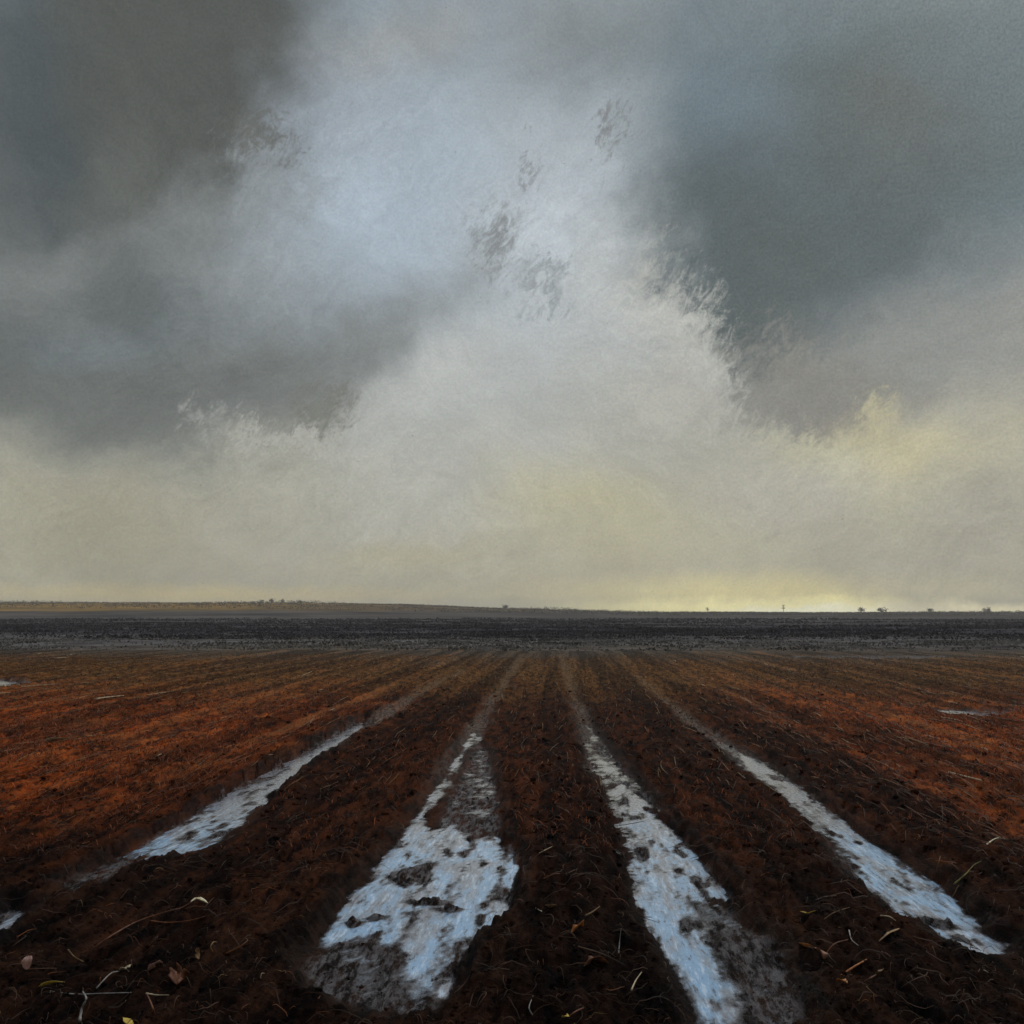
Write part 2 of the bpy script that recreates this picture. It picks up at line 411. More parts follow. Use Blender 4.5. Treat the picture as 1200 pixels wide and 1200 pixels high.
# ------------------------------------------------------------------ water
def water_material():
    m, t, b = material('muddy water with painted sky blue')
    P = t.new('ShaderNodeNewGeometry').outputs['Position']
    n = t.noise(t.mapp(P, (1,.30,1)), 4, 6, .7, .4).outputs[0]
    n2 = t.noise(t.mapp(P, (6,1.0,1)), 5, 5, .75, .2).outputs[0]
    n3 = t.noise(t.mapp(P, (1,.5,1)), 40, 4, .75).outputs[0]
    C = t.mix(t.mr(n, .40, .56), (.30,.31,.34), (.30,.48,.68))  # mirrored sky painted into the base colour: blue, with paler streaks below
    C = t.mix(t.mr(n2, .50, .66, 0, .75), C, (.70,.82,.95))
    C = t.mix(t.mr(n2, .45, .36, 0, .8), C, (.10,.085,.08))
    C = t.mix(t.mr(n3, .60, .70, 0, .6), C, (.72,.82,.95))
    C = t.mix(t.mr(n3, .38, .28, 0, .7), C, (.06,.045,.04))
    sp = t.new('ShaderNodeSeparateXYZ'); t.set(sp, 0, P)
    yy = t.math('ADD', sp.outputs[1], t.math('MULTIPLY', t.math('SUBTRACT', n, .5), 3))
    C = t.mix(t.mr(yy, 7.6, 9.6, 0, .85), C, t.mix(t.mr(n3, .35, .65), (.12,.108,.105), (.42,.40,.41)))   # painted sky blue gives way to grey at the far ends
    dep = t.new('ShaderNodeAttribute', attribute_name='depth').outputs['Fac']
    dd = t.math('ADD', dep, t.math('MULTIPLY', t.math('SUBTRACT', n3, .5), .030))
    C = t.mix(t.mr(dd, .030, .004, 0, .85), C, (.17,.15,.145))
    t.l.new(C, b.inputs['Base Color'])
    t.l.new(t.mr(dd, -.002, .022, .08, 1), b.inputs['Alpha'])
    b.inputs['Roughness'].default_value = .14; b.inputs['IOR'].default_value = 1.45
    bp = t.new('ShaderNodeBump'); bp.inputs['Strength'].default_value = .2; bp.inputs['Distance'].default_value = .006
    t.set(bp, 'Height', t.math('ADD', n2, t.noise(P, 30, 4, .6).outputs[0])); t.l.new(bp.outputs[0], b.inputs['Normal'])
    return m
WATER = water_material()
def build_water(key, label, group=None):
    polys = [PUD[key]]+SHAL.get(key, [])
    allp = np.concatenate(polys); big = allp[:,1].max() > 20
    st = .025 if not big else .12; pad = .20 if not big else .3
    xs = np.arange(allp[:,0].min()-pad, allp[:,0].max()+pad+st, st); ys = np.arange(allp[:,1].min()-pad, allp[:,1].max()+pad+st, st*1.6)
    X, Y = np.meshgrid(xs, ys)
    d = np.full(X.shape, 9.)
    for p in polys: d = np.minimum(d, sdist(p, X, Y))
    keep = d < pad
    fc = grid_faces(*X.shape); k = keep.ravel(); fc = fc[k[fc].all(1)]
    used, inv = np.unique(fc, return_inverse=True)
    V = np.stack([X.ravel(), Y.ravel(), np.full(X.size, -.05)], 1)[used]
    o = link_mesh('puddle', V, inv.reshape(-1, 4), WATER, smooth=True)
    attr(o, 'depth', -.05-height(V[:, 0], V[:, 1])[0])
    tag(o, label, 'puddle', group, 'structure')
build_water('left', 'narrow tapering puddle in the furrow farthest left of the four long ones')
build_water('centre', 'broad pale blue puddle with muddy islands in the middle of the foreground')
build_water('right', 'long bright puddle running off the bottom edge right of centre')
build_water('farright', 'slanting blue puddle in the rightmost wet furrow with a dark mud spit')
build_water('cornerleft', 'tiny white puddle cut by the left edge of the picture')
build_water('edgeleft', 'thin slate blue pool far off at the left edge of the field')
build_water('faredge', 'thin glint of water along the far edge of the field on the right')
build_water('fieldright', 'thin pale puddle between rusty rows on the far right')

# ------------------------------------------------------------------ far land
def far_material():
    m, t, b = material('dark moorland'); b.inputs['Specular IOR Level'].default_value = 0
    P = t.new('ShaderNodeNewGeometry').outputs['Position']
    sp = t.new('ShaderNodeSeparateXYZ'); t.set(sp, 0, P); Y = sp.outputs[1]
    lg = t.math('LOGARITHM', t.math('MAXIMUM', Y, 5), 10)
    st = t.mapp(P, (.12, 1, 1))
    n1 = t.noise(t.mapp(P, (.25,1,1)), .10, 6, .7).outputs[0]; n2 = t.noise(t.mapp(P, (.5,1,1)), .5, 8, .78).outputs[0]; n3 = t.noise(P, .02, 4, .6).outputs[0]
    l2 = t.math('ADD', lg, t.math('MULTIPLY', t.math('SUBTRACT', n1, .5), .22))
    grey = t.mix(t.mr(n2, .38, .62), (.060,.054,.050), (.22,.205,.195))
    grey = t.mix(t.mr(t.math('ADD', Y, t.math('MULTIPLY', t.math('SUBTRACT', n1, .5), 30)), 44, 56), (.13,.085,.045), grey)
    dark = t.mix(t.mr(n2, .38, .62), (.020,.017,.022), (.090,.078,.088))
    C = t.mix(t.mr(l2, 1.77, 1.97), grey, dark)
    C = t.mix(t.mr(l2, 2.1, 2.45, 0, .9), C, t.mix(t.mr(n2, .38, .62), (.06,.052,.048), (.17,.145,.125)))
    C = t.mix(t.mr(n3, .42, .60, 0, .7), C, t.mix(t.mr(n2, .4, .6), (.040,.036,.036), (.12,.10,.095)))
    t.l.new(C, b.inputs['Base Color']); b.inputs['Roughness'].default_value = .9
    b.inputs['Specular IOR Level'].default_value = 0
    return m
def build_far():
    ys = np.concatenate([[-400, -60, -6], 1/np.linspace(1/20, 1/1400, 260)])
    s = np.linspace(-1, 1, 241)
    X = s[None, :]*(np.maximum(np.abs(ys), 60)*1.3)[:, None]; Y = np.repeat(ys[:, None], len(s), 1)
    Z = -.22 + sst(43, 60, Y)*.25 + (fbm(X*.03, Y*.06, 4, 8)*.9)*sst(48, 120, Y) - .3*sst(60, 150, Y)
    Z = np.where(Y < 43, -.42, Z)
    V = np.stack([X.ravel(), Y.ravel(), Z.ravel()], 1)
    tag(link_mesh('ground', V, grid_faces(*X.shape), far_material(), smooth=True), 'flat dark moorland between the ploughed field and the skyline', 'ground', kind='structure')
    # low ridge on the skyline, highest on the left
    m, t, b = material('ridge grass and heather')
    P = t.new('ShaderNodeNewGeometry').outputs['Position']
    sp = t.new('ShaderNodeSeparateXYZ'); t.set(sp, 0, P)
    b.inputs['Specular IOR Level'].default_value = 0
    n2 = t.noise(t.mapp(P, (.3, 1, 3)), .05, 6, .7).outputs[0]; n1 = t.noise(P, .012, 4, .6).outputs[0]
    zf = t.math('ADD', sp.outputs[2], t.math('MULTIPLY', t.math('SUBTRACT', n1, .5), 4))
    lft = t.mr(sp.outputs[0], -40, -230)
    dark = t.mix(t.mr(n2, .38, .62), (.030,.026,.026), (.12,.10,.085))
    och = t.mix(t.mr(n2, .35, .65), (.15,.095,.026), (.42,.23,.045))
    C = t.mix(t.math('MULTIPLY', t.mr(zf, 1.6, 3.6), t.mr(lft, 0, 1, .30, 1)), dark, och)
    t.l.new(C, b.inputs['Base Color']); b.inputs['Roughness'].default_value = .9
    xs = np.linspace(-1200, 1200, 600); yy = np.linspace(380, 1100, 60)
    X, Y = np.meshgrid(xs, yy)
    a = X/Y                                                       # crest lowers from left to right
    crest = 2.1 + 6.9*sst(.12, -.30, X/620) + .9*fbm(X*.02, Y*0+3, 4, 2)
    prof = np.sin(np.clip((Y-380)/(1100-380), 0, 1)*math.pi)**.7
    Z = -1.2 + (crest+1.0)*prof + .5*fbm(X*.03, Y*.03, 3, 9)
    V = np.stack([X.ravel(), Y.ravel(), Z.ravel()], 1)
    tag(link_mesh('hills', V, grid_faces(*X.shape), m, smooth=True), 'long low ridge on the skyline, ochre topped on the left', 'hills', kind='structure')
build_far()

# ------------------------------------------------------------------ loose clods and stubble
def batch(name, label, cat, mat, V, Fc, vals=None):
    o = link_mesh(name, V, Fc, mat); tag(o, label, cat, kind='stuff')
    return o
def fld_rand(n, p=1.0, lo=2.9, hi=40, spread=.66):
    """points across the view, screen-uniform when p=1"""
    u = RNG.random(n); y = 1/(1/lo + (1/hi-1/lo)*u**p)
    x = (RNG.random(n)*2-1)*(spread*y+.5) - .052*y
    return x, y
def clods():
    g = (1+5**.5)/2
    ico = np.array([(-1,g,0),(1,g,0),(-1,-g,0),(1,-g,0),(0,-1,g),(0,1,g),(0,-1,-g),(0,1,-g),(g,0,-1),(g,0,1),(-g,0,-1),(-g,0,1)])/1.9
    fi = np.array([(0,11,5),(0,5,1),(0,1,7),(0,7,10),(0,10,11),(1,5,9),(5,11,4),(11,10,2),(10,7,6),(7,1,8),(3,9,4),(3,4,2),(3,2,6),(3,6,8),(3,8,9),(4,9,5),(2,4,11),(6,2,10),(8,6,7),(9,8,1)])
    n = 20000; x, y = fld_rand(n, .9, 2.7, 22)
    z, dw, ds = height(x, y); ok = (dw > .10) & ((ds > .08) | (RNG.random(n) < .12)); x, y, z = x[ok], y[ok], z[ok]; n = len(x)
    s = (.004+.013*RNG.random(n)**5)*np.clip(y/5, .8, 2.0)
    J = ico[None]*(1+.5*(RNG.random((n, 12, 1))-.5))*s[:, None, None]
    J[:, :, 2] *= .75; J[:, :, 0] *= (.8+.7*RNG.random(n))[:, None]
    V = J+np.stack([x, y, z+s*.25], 1)[:, None]
    Fc = fi[None]+(np.arange(n)*12)[:, None, None]
    o = batch('soil_clods', 'loose dark clods of soil scattered over the furrows', 'soil', SOIL, V.reshape(-1, 3), Fc.reshape(-1, 3))
clods()
def flat_mat(name, a, b_, rough=.7, scale=6, trans=0):
    m, t, b = material(name)
    P = t.new('ShaderNodeNewGeometry').outputs['Position']
    n = t.noise(P, scale, 5, .7).outputs[0]
    C = t.mix(t.mr(n, .38, .62), a, b_); t.l.new(C, b.inputs['Base Color']); b.inputs['Roughness'].default_value = rough
    b.inputs['Specular IOR Level'].default_value = .25
    return m
def blades(name, label, cat, mat, x, y, z, hgt, wid, lean, flat=0.0):
    n = len(x); a = RNG.random(n)*2*math.pi
    L = lean*RNG.random(n)*hgt; b = RNG.random(n)*2*math.pi
    dx = np.cos(a)*wid/2; dy = np.sin(a)*wid/2
    h = hgt
    p0 = np.stack([x-dx, y-dy, z-.01], 1); p1 = np.stack([x+dx, y+dy, z-.01], 1)
    mx = x+np.cos(b)*L*.4; my = y+np.sin(b)*L*.4
    p2 = np.stack([mx+dx*.8, my+dy*.8, z+h*.6], 1); p3 = np.stack([mx-dx*.8, my-dy*.8, z+h*.6], 1)
    tip = np.stack([x+np.cos(b)*L, y+np.sin(b)*L, z+h*(1-.3*RNG.random(n))], 1)
    tip2 = tip+np.stack([dx*.2, dy*.2, dx*0], 1)
    V = np.stack([p0, p1, p2, p3, tip2, tip], 1)
    k = (np.arange(n)*6)[:, None, None]
    Fc = np.array([(0,1,2,3),(3,2,4,5)])[None]+k
    return batch(name, label, cat, mat, V.reshape(-1, 3), Fc.reshape(-1, 4))
def stubble():
    n = 150000
    x, y = fld_rand(n, .8, 7, 42)
    side = np.abs(x+.1)+2.5*fbm(x*.5, y*.3, 3, 44)*2
    p = sst(2.2, 6, side)*sst(7.5, 11, y) + sst(17, 26, y)*.8 + .12
    p *= .35+.65*sst(-.10, .15, fbm(x*1.1, y*.25, 4, 71))
    z, dw, ds = height(x, y); ok = (RNG.random(n) < p) & (dw > .15) & (ds > .1)
    x, y, z = x[ok], y[ok], z[ok]
    far = sst(14, 26, y) > RNG.random(len(x))
    rust = flat_mat('rust dead stems', (.10,.024,.008), (.38,.095,.024), scale=3)
    ochre = flat_mat('ochre dead stems', (.10,.055,.022), (.28,.16,.06), scale=2)
    for mk, mt, nm, lb in ((~far, rust, 'stubble', 'rust coloured broken stems standing along the side furrows'), (far, ochre, 'stubble', 'ochre stubble over the far end of the field')):
        X, Y, Z = x[mk], y[mk], z[mk]; k = len(X)
        blades(nm, lb, 'stubble', mt, X, Y, Z, (.015+.04*RNG.random(k)), .003+.0005*Y, 2.2)
stubble()
# ------------------------------------------------------------------ fibres, straw and litter nobody could count
def on_ground(px, py, lift=0.0):
    x, y = gnd(px, py, 0)
    for _ in range(3):
        z = float(height(np.array([x]), np.array([y]))[0][0]); z = max(z, -.05); x, y = gnd(px, py, z+lift)
    return np.array([x, y, z+lift])
def strands(name, label, cat, mat, x, y, ang, L, rad, bend, rise, L0=None):
    """curved flat-sided stems, 5 stations of 3 sides"""
    n = len(x); K = 6; tt = np.linspace(0, 1, K)
    a = ang[:, None]+bend[:, None]*(tt[None]-.5)
    st = L[:, None]/(K-1)
    px = x[:, None]+np.cumsum(np.cos(a)*st, 1); py = y[:, None]+np.cumsum(np.sin(a)*st, 1)
    gz = height(px[:, ::2], py[:, ::2])[0]; z0 = np.maximum(height(px, py)[0], -.05)
    w_ = .5 if L0 is None else .85; z0 = z0*(1-w_)+(z0[:, :1]*(1-tt)[None]+z0[:, -1:]*tt[None])*w_+.012
    pz = z0+rise[:, None]*np.sin(tt*math.pi)[None]+rad[:, None]
    ta = np.array([0, 2.094, 4.189]); prof = (.35+.65*np.sin(np.clip(tt*.9+.1, 0, 1)*math.pi)**.5)
    nx = -np.sin(a); ny = np.cos(a)
    V = np.zeros((n, K, 3, 3))
    for i, q in enumerate(ta):
        rr = rad[:, None]*prof[None]
        V[:, :, i, 0] = px+nx*rr*math.cos(q); V[:, :, i, 1] = py+ny*rr*math.cos(q); V[:, :, i, 2] = pz+rr*math.sin(q)
    fc = []
    for k in range(K-1):
        for i in range(3):
            j = (i+1) % 3; fc.append((k*3+i, k*3+j, k*3+3+j, k*3+3+i))
    Fc = np.array(fc)[None]+(np.arange(n)*K*3)[:, None, None]
    return batch(name, label, cat, mat, V.reshape(-1, 3), Fc.reshape(-1, 4))
M_ROOT = flat_mat('dark root', (.020,.010,.006), (.085,.036,.016), .7, 5)
M_RUST = flat_mat('rust stem', (.10,.030,.010), (.32,.10,.028), .7, 5)
M_OCH = flat_mat('ochre stem', (.14,.075,.028), (.36,.21,.085), .7, 5)
M_STRAW = flat_mat('pale straw', (.26,.19,.11), (.60,.47,.30), .65, 9)
M_CREAM = flat_mat('cream dead leaf', (.55,.45,.26), (.80,.72,.50), .6, 30)
M_YEL = flat_mat('yellow dead leaf', (.42,.27,.03), (.66,.46,.08), .6, 30)
M_ORG = flat_mat('orange dead leaf', (.30,.085,.02), (.50,.19,.04), .6, 30)
M_BRN = flat_mat('brown dead leaf', (.10,.035,.016), (.24,.095,.045), .6, 30)
M_PINK = flat_mat('pinkish dead leaf', (.26,.12,.085), (.46,.28,.22), .6, 30)
M_GREY = flat_mat('grey dry stem', (.16,.145,.13), (.40,.37,.34), .7, 20)
M_OLI = flat_mat('olive dry stem', (.07,.06,.015), (.24,.19,.05), .7, 20)
def scatter_strands():
    def dry(x, y):
        z, dw, ds = height(x, y); return (dw > .06) & (ds > .0)
    def go(n, lab, mat, lo, hi, p, L0, L1, r0, align, rise, spread=.66, cat='roots', name='root_fibres', msk=None):
        x, y = fld_rand(n, p, lo, hi, spread); ok = dry(x, y)
        if msk is not None: ok &= msk(x, y)
        x, y = x[ok], y[ok]; n = len(x)
        ang = RNG.normal(math.pi/2, align, n) if align else RNG.random(n)*2*math.pi
        L = (L0+(L1-L0)*RNG.random(n)**2)*np.clip(y/6, .8, 2)
        strands(name, lab, cat, mat, x, y, ang, L, r0*np.clip(y/6, .8, 5)*(.5+RNG.random(n)), RNG.normal(0, 1.1 if not align else .12, n), rise*RNG.random(n), L0 if align else None)
    go(3200, 'dark brown root fibres tangled in the foreground soil', M_ROOT, 2.9, 8, .8, .04, .25, .0022, 0, .03)
    go(420, 'thin rust coloured fibres caught in the foreground soil', M_RUST, 2.9, 8, .9, .03, .16, .0016, 0, .025)
    go(150, 'thin ochre straws caught in the foreground soil', M_OCH, 2.9, 7, .9, .02, .12, .0016, 0, .025)
    go(60, 'tiny pale straw chips strewn on the near soil', M_STRAW, 3.0, 9, .9, .01, .05, .0018, 0, .01, cat='straw', name='straw_chips')
    sid = lambda x, y: np.abs(x+.1) > 2.2+.8*RNG.random(len(x))
    go(2400, 'rust stems lying along the side furrows', M_RUST, 7.5, 30, .8, .05, .45, .0016, .10, .01, cat='stems', name='lying_stems', msk=sid)
    go(700, 'ochre stems lying along the distant furrows', M_OCH, 9, 40, .7, .08, .6, .0016, .07, .01, cat='stems', name='lying_stems')
    go(70, 'pale straws pressed flat along the rows further off', M_STRAW, 9, 40, .7, .1, .8, .0024, .08, .01, cat='straw', name='lying_straw', msk=sid)
    go(3000, 'dark stems lying along the middle furrows', M_ROOT, 6.5, 30, .8, .04, .3, .0018, .35, .01, cat='stems', name='lying_stems')
scatter_strands()

# ------------------------------------------------------------------ leaves and stalks that can be told apart
def smooth_path(P, n=14):
    P = [np.array(p, float) for p in P]
    if len(P) == 2: return [P[0]+(P[1]-P[0])*i/(n-1) for i in range(n)]
    Q = [2*P[0]-P[1]]+P+[2*P[-1]-P[-2]]; out = []
    segs = len(P)-1
    for i in range(n):
        u = i/(n-1)*segs; k = min(int(u), segs-1); t = u-k; a, b, c, d = Q[k:k+4]
        out.append(.5*((2*b)+(-a+c)*t+(2*a-5*b+4*c-d)*t*t+(-a+3*b-3*c+d)*t**3))
    return out
def world_path(pts, lift):
    """pts in photo pixels -> points resting on the soil, lifted a little in the middle"""
    n = len(pts); lf = lift if isinstance(lift, (list, tuple)) else [lift*math.sin(math.pi*i/(n-1)) for i in range(n)]
    return [on_ground(x, y, l+.006) for (x, y), l in zip(pts, lf)]
def tube_mesh(path, r, org, sides=6, taper=.45):
    V, Fc = [], []; n = len(path)
    for i, p in enumerate(path):
        a = path[max(i-1, 0)]; b = path[min(i+1, n-1)]; d = (b-a)/(np.linalg.norm(b-a)+1e-9)
        h = np.cross(d, (0, 0, 1)); h = h/(np.linalg.norm(h)+1e-9) if np.linalg.norm(h) > .1 else np.array([1., 0, 0]); v = np.cross(h, d)
        rr = r*(1-(1-taper)*i/(n-1))*(1+.12*math.sin(i*2.3))
        for k in range(sides):
            q = 2*math.pi*k/sides; V.append(p-org+h*rr*math.cos(q)+v*rr*math.sin(q))
    for i in range(n-1):
        for k in range(sides):
            j = (k+1) % sides; Fc.append((i*sides+k, i*sides+j, (i+1)*sides+j, (i+1)*sides+k))
    Fc.append(tuple(range(sides))[::-1]); Fc.append(tuple((n-1)*sides+k for k in range(sides)))
    return V, Fc
def leaf_mesh(path, w, org, fold=.5, curl=.3, tilt=0.0, seed=0):
    """a folded blade along a path, pointed at both ends, with a little thickness"""
    rnd = random.Random(seed); V, Fc = [], []; n = len(path); C = 5
    for side in (0, 1):
        for i, p in enumerate(path):
            a = path[max(i-1, 0)]; b = path[min(i+1, n-1)]; d = (b-a)/(np.linalg.norm(b-a)+1e-9)
            h = np.cross(d, (0, 0, 1)); h = h/(np.linalg.norm(h)+1e-9) if np.linalg.norm(h) > .1 else np.array([1., 0, 0]); v = np.cross(h, d)
            ct, stt = math.cos(tilt), math.sin(tilt); h, v = h*ct+v*stt, v*ct-h*stt
            t = i/(n-1); ww = w*.5*(math.sin(math.pi*min(1, t*.92+.05))**.8+.04)*(1+.10*math.sin(i*1.9+seed))
            for k in range(C):
                u = k/(C-1)*2-1
                V.append(p-org+h*ww*u+v*(abs(u)*fold*ww+curl*ww*math.sin(t*5+u+seed)-side*.0015))
    m = n*C
    for i in range(n-1):
        for k in range(C-1):
            a = i*C+k; Fc.append((a, a+1, a+C+1, a+C)); Fc.append((m+a, m+a+C, m+a+C+1, m+a+1))
    rim = [k for k in range(C)]+[i*C+C-1 for i in range(1, n)]+[(n-1)*C+k for k in range(C-2, -1, -1)]+[i*C for i in range(n-2, 0, -1)]
    for i in range(len(rim)):
        a, b = rim[i], rim[(i+1) % len(rim)]; Fc.append((b, a, m+a, m+b))
    return V, Fc
def stalk(label, mat, pts, r=.004, lift=.03, name='dry_stalk', cat='stalk', group=None):
    P = world_path(pts, lift); org = P[0].copy(); V, Fc = tube_mesh(smooth_path(P), r, org)
    o = link_mesh(name, V, Fc, mat, smooth=True); o.location = org; return tag(o, label, cat, group)
def leaf(label, mat, pts, w, lift=.03, stem=None, stem_mat=None, tilt=0.3, fold=.5, name='dead_leaf', cat='leaf', stem_r=.003, stem_lift=.03):
    P = world_path(pts, lift); org = P[0].copy(); seed = len(col.objects)
    V, Fc = leaf_mesh(smooth_path(P, 10), w, org, fold, .3, tilt, seed)
    if stem is None:
        o = link_mesh(name, V, Fc, mat, smooth=True); o.location = org; return tag(o, label, cat)
    e = bpy.data.objects.new(name, None); col.objects.link(e); e.location = org; tag(e, label, cat)
    link_mesh('blade', V, Fc, mat, e, True)
    Q = world_path(stem, stem_lift); Q[-1] = P[0]
    V, Fc = tube_mesh(smooth_path(Q), stem_r, org, taper=.8); link_mesh('stem', V, Fc, stem_mat or mat, e, True)
    return e
def moor():
    for n, lab, mt, y0, y1, h0 in ((26000, 'dark heather tufts over the moorland beyond the field', flat_mat('heather', (.018,.015,.020), (.085,.072,.080), .9, .15), 62, 300, .15),
                                   (14000, 'grey withered grass tufts in the strip just beyond the field', flat_mat('withered grass', (.06,.054,.048), (.24,.215,.195), .9, .3), 40, 82, .10)):
        u = RNG.random(n); y = 1/(1/y0+(1/y1-1/y0)*u**.8); x = (RNG.random(n)*2-1)*(.66*y+3)-.052*y
        p = sst(-.12, .08, fbm(x*.05, y*.09, 4, 99)); ok = RNG.random(n) < p+.1; x, y = x[ok], y[ok]
        z = np.array([gz(a, b) for a, b in zip(x, y)])
        # several crossing blades per tuft
        R_ = 4; X = np.repeat(x, R_)+RNG.normal(0, .25, len(x)*R_)*np.repeat(y, R_)/60; Y_ = np.repeat(y, R_)+RNG.normal(0, .3, len(x)*R_); Z = np.repeat(z, R_)
        k = len(X); blades('moor_tufts', lab, 'heather' if y0 == 60 else 'grass', mt, X, Y_, Z, h0*(.5+1.3*RNG.random(k))*np.clip(Y_/120, .7, 2.2), .0022*Y_, .8)
def gz(x, y):
    ok, loc, nrm, i = _g_obj.ray_cast((x, y, 50), (0, 0, -1)); return loc[2] if ok else -.3
_g_obj = bpy.data.objects['ground']; moor()

def told_apart():
    # left foreground
    leaf('pale cream leaf at the raised end of a long bent brown stem, left foreground', M_CREAM, [(224,1057),(233,1054),(243,1058)], .035, [.05,.055,.045],
         [(108,1112),(128,1098),(160,1080),(196,1068),(212,1064),(224,1057)], M_BRN, stem_r=.0035, stem_lift=[0,.02,.03,.03,.03,.05])
    leaf('yellow pointed leaf lying almost at the left edge of the picture', M_YEL, [(46,1156),(58,1153),(76,1151)], .028, .02)
    leaf('pinkish triangular leaf standing up near the left edge', M_PINK, [(32,1136),(33,1128),(35,1120)], .05, [.0,.03,.06], [(66,1135),(50,1135),(32,1136)], M_ROOT)
    leaf('pale three cornered leaf on a grey stem that bends down to the left', M_STRAW, [(141,1138),(149,1135),(155,1143)], .05, .03, [(113,1158),(122,1148),(131,1140),(141,1138)], M_GREY)
    leaf('dull pink oval leaf between the pale three cornered leaf and the upright brown cluster', M_PINK, [(174,1137),(182,1131),(190,1129)], .035, .02)
    e = bpy.data.objects.new('leaf_cluster', None); col.objects.link(e); q = on_ground(208, 1153); e.location = q
    tag(e, 'upright brown cluster of curled leaves in the left foreground', 'leaf cluster')
    for k, (a, b, c, w) in enumerate((((208,1153),(202,1142),(199,1134),.035), ((208,1153),(210,1140),(207,1128),.04), ((209,1153),(216,1144),(217,1136),.035))):
        P = world_path([a, b, c], [0,.04,.07]); V, Fc = leaf_mesh(smooth_path(P, 10), w, q, .6, .3, .4, k); link_mesh('leaf', V, Fc, M_BRN, e, True)
    leaf('small ochre leaf standing upright to the right of the brown cluster', M_OCH, [(233,1124),(231,1117),(232,1111)], .022, [0,.03,.05])
    stalk('thin yellow ochre stalk curled like a hook, above and right of the brown cluster', M_OCH, [(251,1118),(247,1110),(250,1104),(254,1104)], .0035, [0,.03,.05,.04])
    stalk('short pale straw lying level below the pale three cornered leaf', M_STRAW, [(171,1164),(184,1166),(198,1166)], .0035, .01)
    stalk('short ochre stalk slanting down to the right, under the long bent stem', M_OCH, [(80,1113),(87,1121),(98,1127)], .004, .02)
    leaf('yellow leaf cut by the bottom edge of the picture on the left', M_YEL, [(145,1193),(150,1199),(158,1204)], .03, .01)
    stalk('long reddish twig lying level under the cream tipped stem', M_RUST, [(176,1079),(196,1081),(220,1079),(240,1074)], .004, .01, 'twig', 'twig')
    stalk('grey bent stalk rising from the bottom edge, lower left', M_GREY, [(93,1198),(96,1182),(101,1170),(97,1162)], .006, [0,.03,.05,.03])
    stalk('brown upright stem with a kink below the short level straw', M_BRN, [(182,1192),(178,1178),(172,1164)], .0045, [0,.03,.03])
    stalk('orange brown stalk looped over the soil toward the shallow margin of the central puddle', M_RUST, [(264,1118),(280,1110),(290,1102),(287,1099)], .004, .04)
    stalk('long pale grass stem lying level to the left of the short straw', M_GREY, [(60,1162),(90,1165),(120,1164),(158,1163)], .0028, .01, 'grass_stem', 'grass')
    # between the central and the right puddle
    stalk('short pale straw nearest the top right corner of the central puddle', M_STRAW, [(632,1000),(639,996),(647,992)], .004, .01)
    stalk('long thin brown twig beside the central puddle', M_BRN, [(636,1030),(650,1024),(662,1024),(674,1019)], .0035, .02, 'twig', 'twig')
    leaf('curled orange brown leaf half way between the central and right puddles', M_ORG, [(670,1094),(677,1084),(683,1086)], .055, .03)
    leaf('small flat ochre leaf beside the right shore of the central puddle', M_OCH, [(639,1061),(645,1063),(652,1061)], .028, .01)
    leaf('tiny white leaf chip beside the small flat ochre leaf', M_CREAM, [(620,1066),(628,1065),(635,1068)], .012, .01)
    leaf('brown curled leaf with paler rim on the bed beside the lower right puddle', M_BRN, [(685,1132),(698,1126),(712,1130)], .06, .025)
    leaf('yellow seed head on a thin brown stem at the bottom middle of the picture', M_YEL, [(667,1191),(663,1191),(659,1192)], .022, .012, [(684,1181),(675,1185),(667,1191)], M_BRN, name='seed_head', cat='seed head')
    stalk('curved grey stalk at the bottom, right of the central puddle', M_GREY, [(624,1190),(620,1181),(623,1171)], .0035, [0,.03,.05])
    stalk('pale slanting straw on the bed just left of the right puddle', M_STRAW, [(740,1160),(745,1149),(752,1139)], .004, .02)
    stalk('ochre stick slanting up to the right near the left shore of the right puddle', M_OCH, [(686,1073),(695,1068),(703,1062)], .0045, .02, 'stick', 'stick')
    stalk('tall pale stalk standing beside the left shore of the right puddle', M_GREY, [(725,1118),(726,1104),(728,1088)], .003, [0,.04,.07])
    stalk('long dark twig crossing the bed below the curled orange brown leaf', M_ROOT, [(672,1108),(705,1118),(738,1134)], .005, .02, 'twig', 'twig')
    # between the right puddle and the far right one
    leaf('bright yellow sliver of leaf between the two puddles on the right', M_YEL, [(938,1068),(946,1070),(957,1067)], .018, .015)
    leaf('orange leaf with a pale tip, leftmost of the litter between the right hand puddles', M_ORG, [(937,1105),(946,1109),(957,1112)], .035, .02)
    leaf('dark brown folded leaf touching the orange leaf with a pale tip', M_BRN, [(957,1112),(964,1117),(966,1124)], .045, .02)
    leaf('narrow ochre leaf slanting up to the right below the far right puddle', M_OCH, [(1030,1103),(1042,1095),(1054,1088)], .024, .02)
    stalk('longest orange brown stick in the litter between the right hand puddles', M_ORG, [(986,1143),(1004,1131),(1024,1120)], .0055, .015, 'stick', 'stick')
    leaf('small orange oval leaf under the longest stick', M_ORG, [(981,1151),(987,1149),(993,1152)], .032, .012)
    leaf('ochre leaf on a thin stem right of the longest stick', M_OCH, [(1027,1142),(1031,1138),(1035,1136)], .028, .02, [(1014,1150),(1020,1146),(1027,1142)], M_BRN)
    leaf('small white and pink chip of leaf just above the ochre leaf on a thin stem', M_PINK, [(1033,1115),(1037,1118),(1043,1121)], .016, .012)
    stalk('olive bud tipped stalk leaning right beyond the far right puddle', M_OLI, [(1118,1036),(1132,1024),(1141,1014),(1150,1009)], .005, [0,.03,.05,.07])
    stalk('pale curved straw just under the far right puddle', M_STRAW, [(1032,1073),(1042,1074),(1050,1079)], .004, .02)
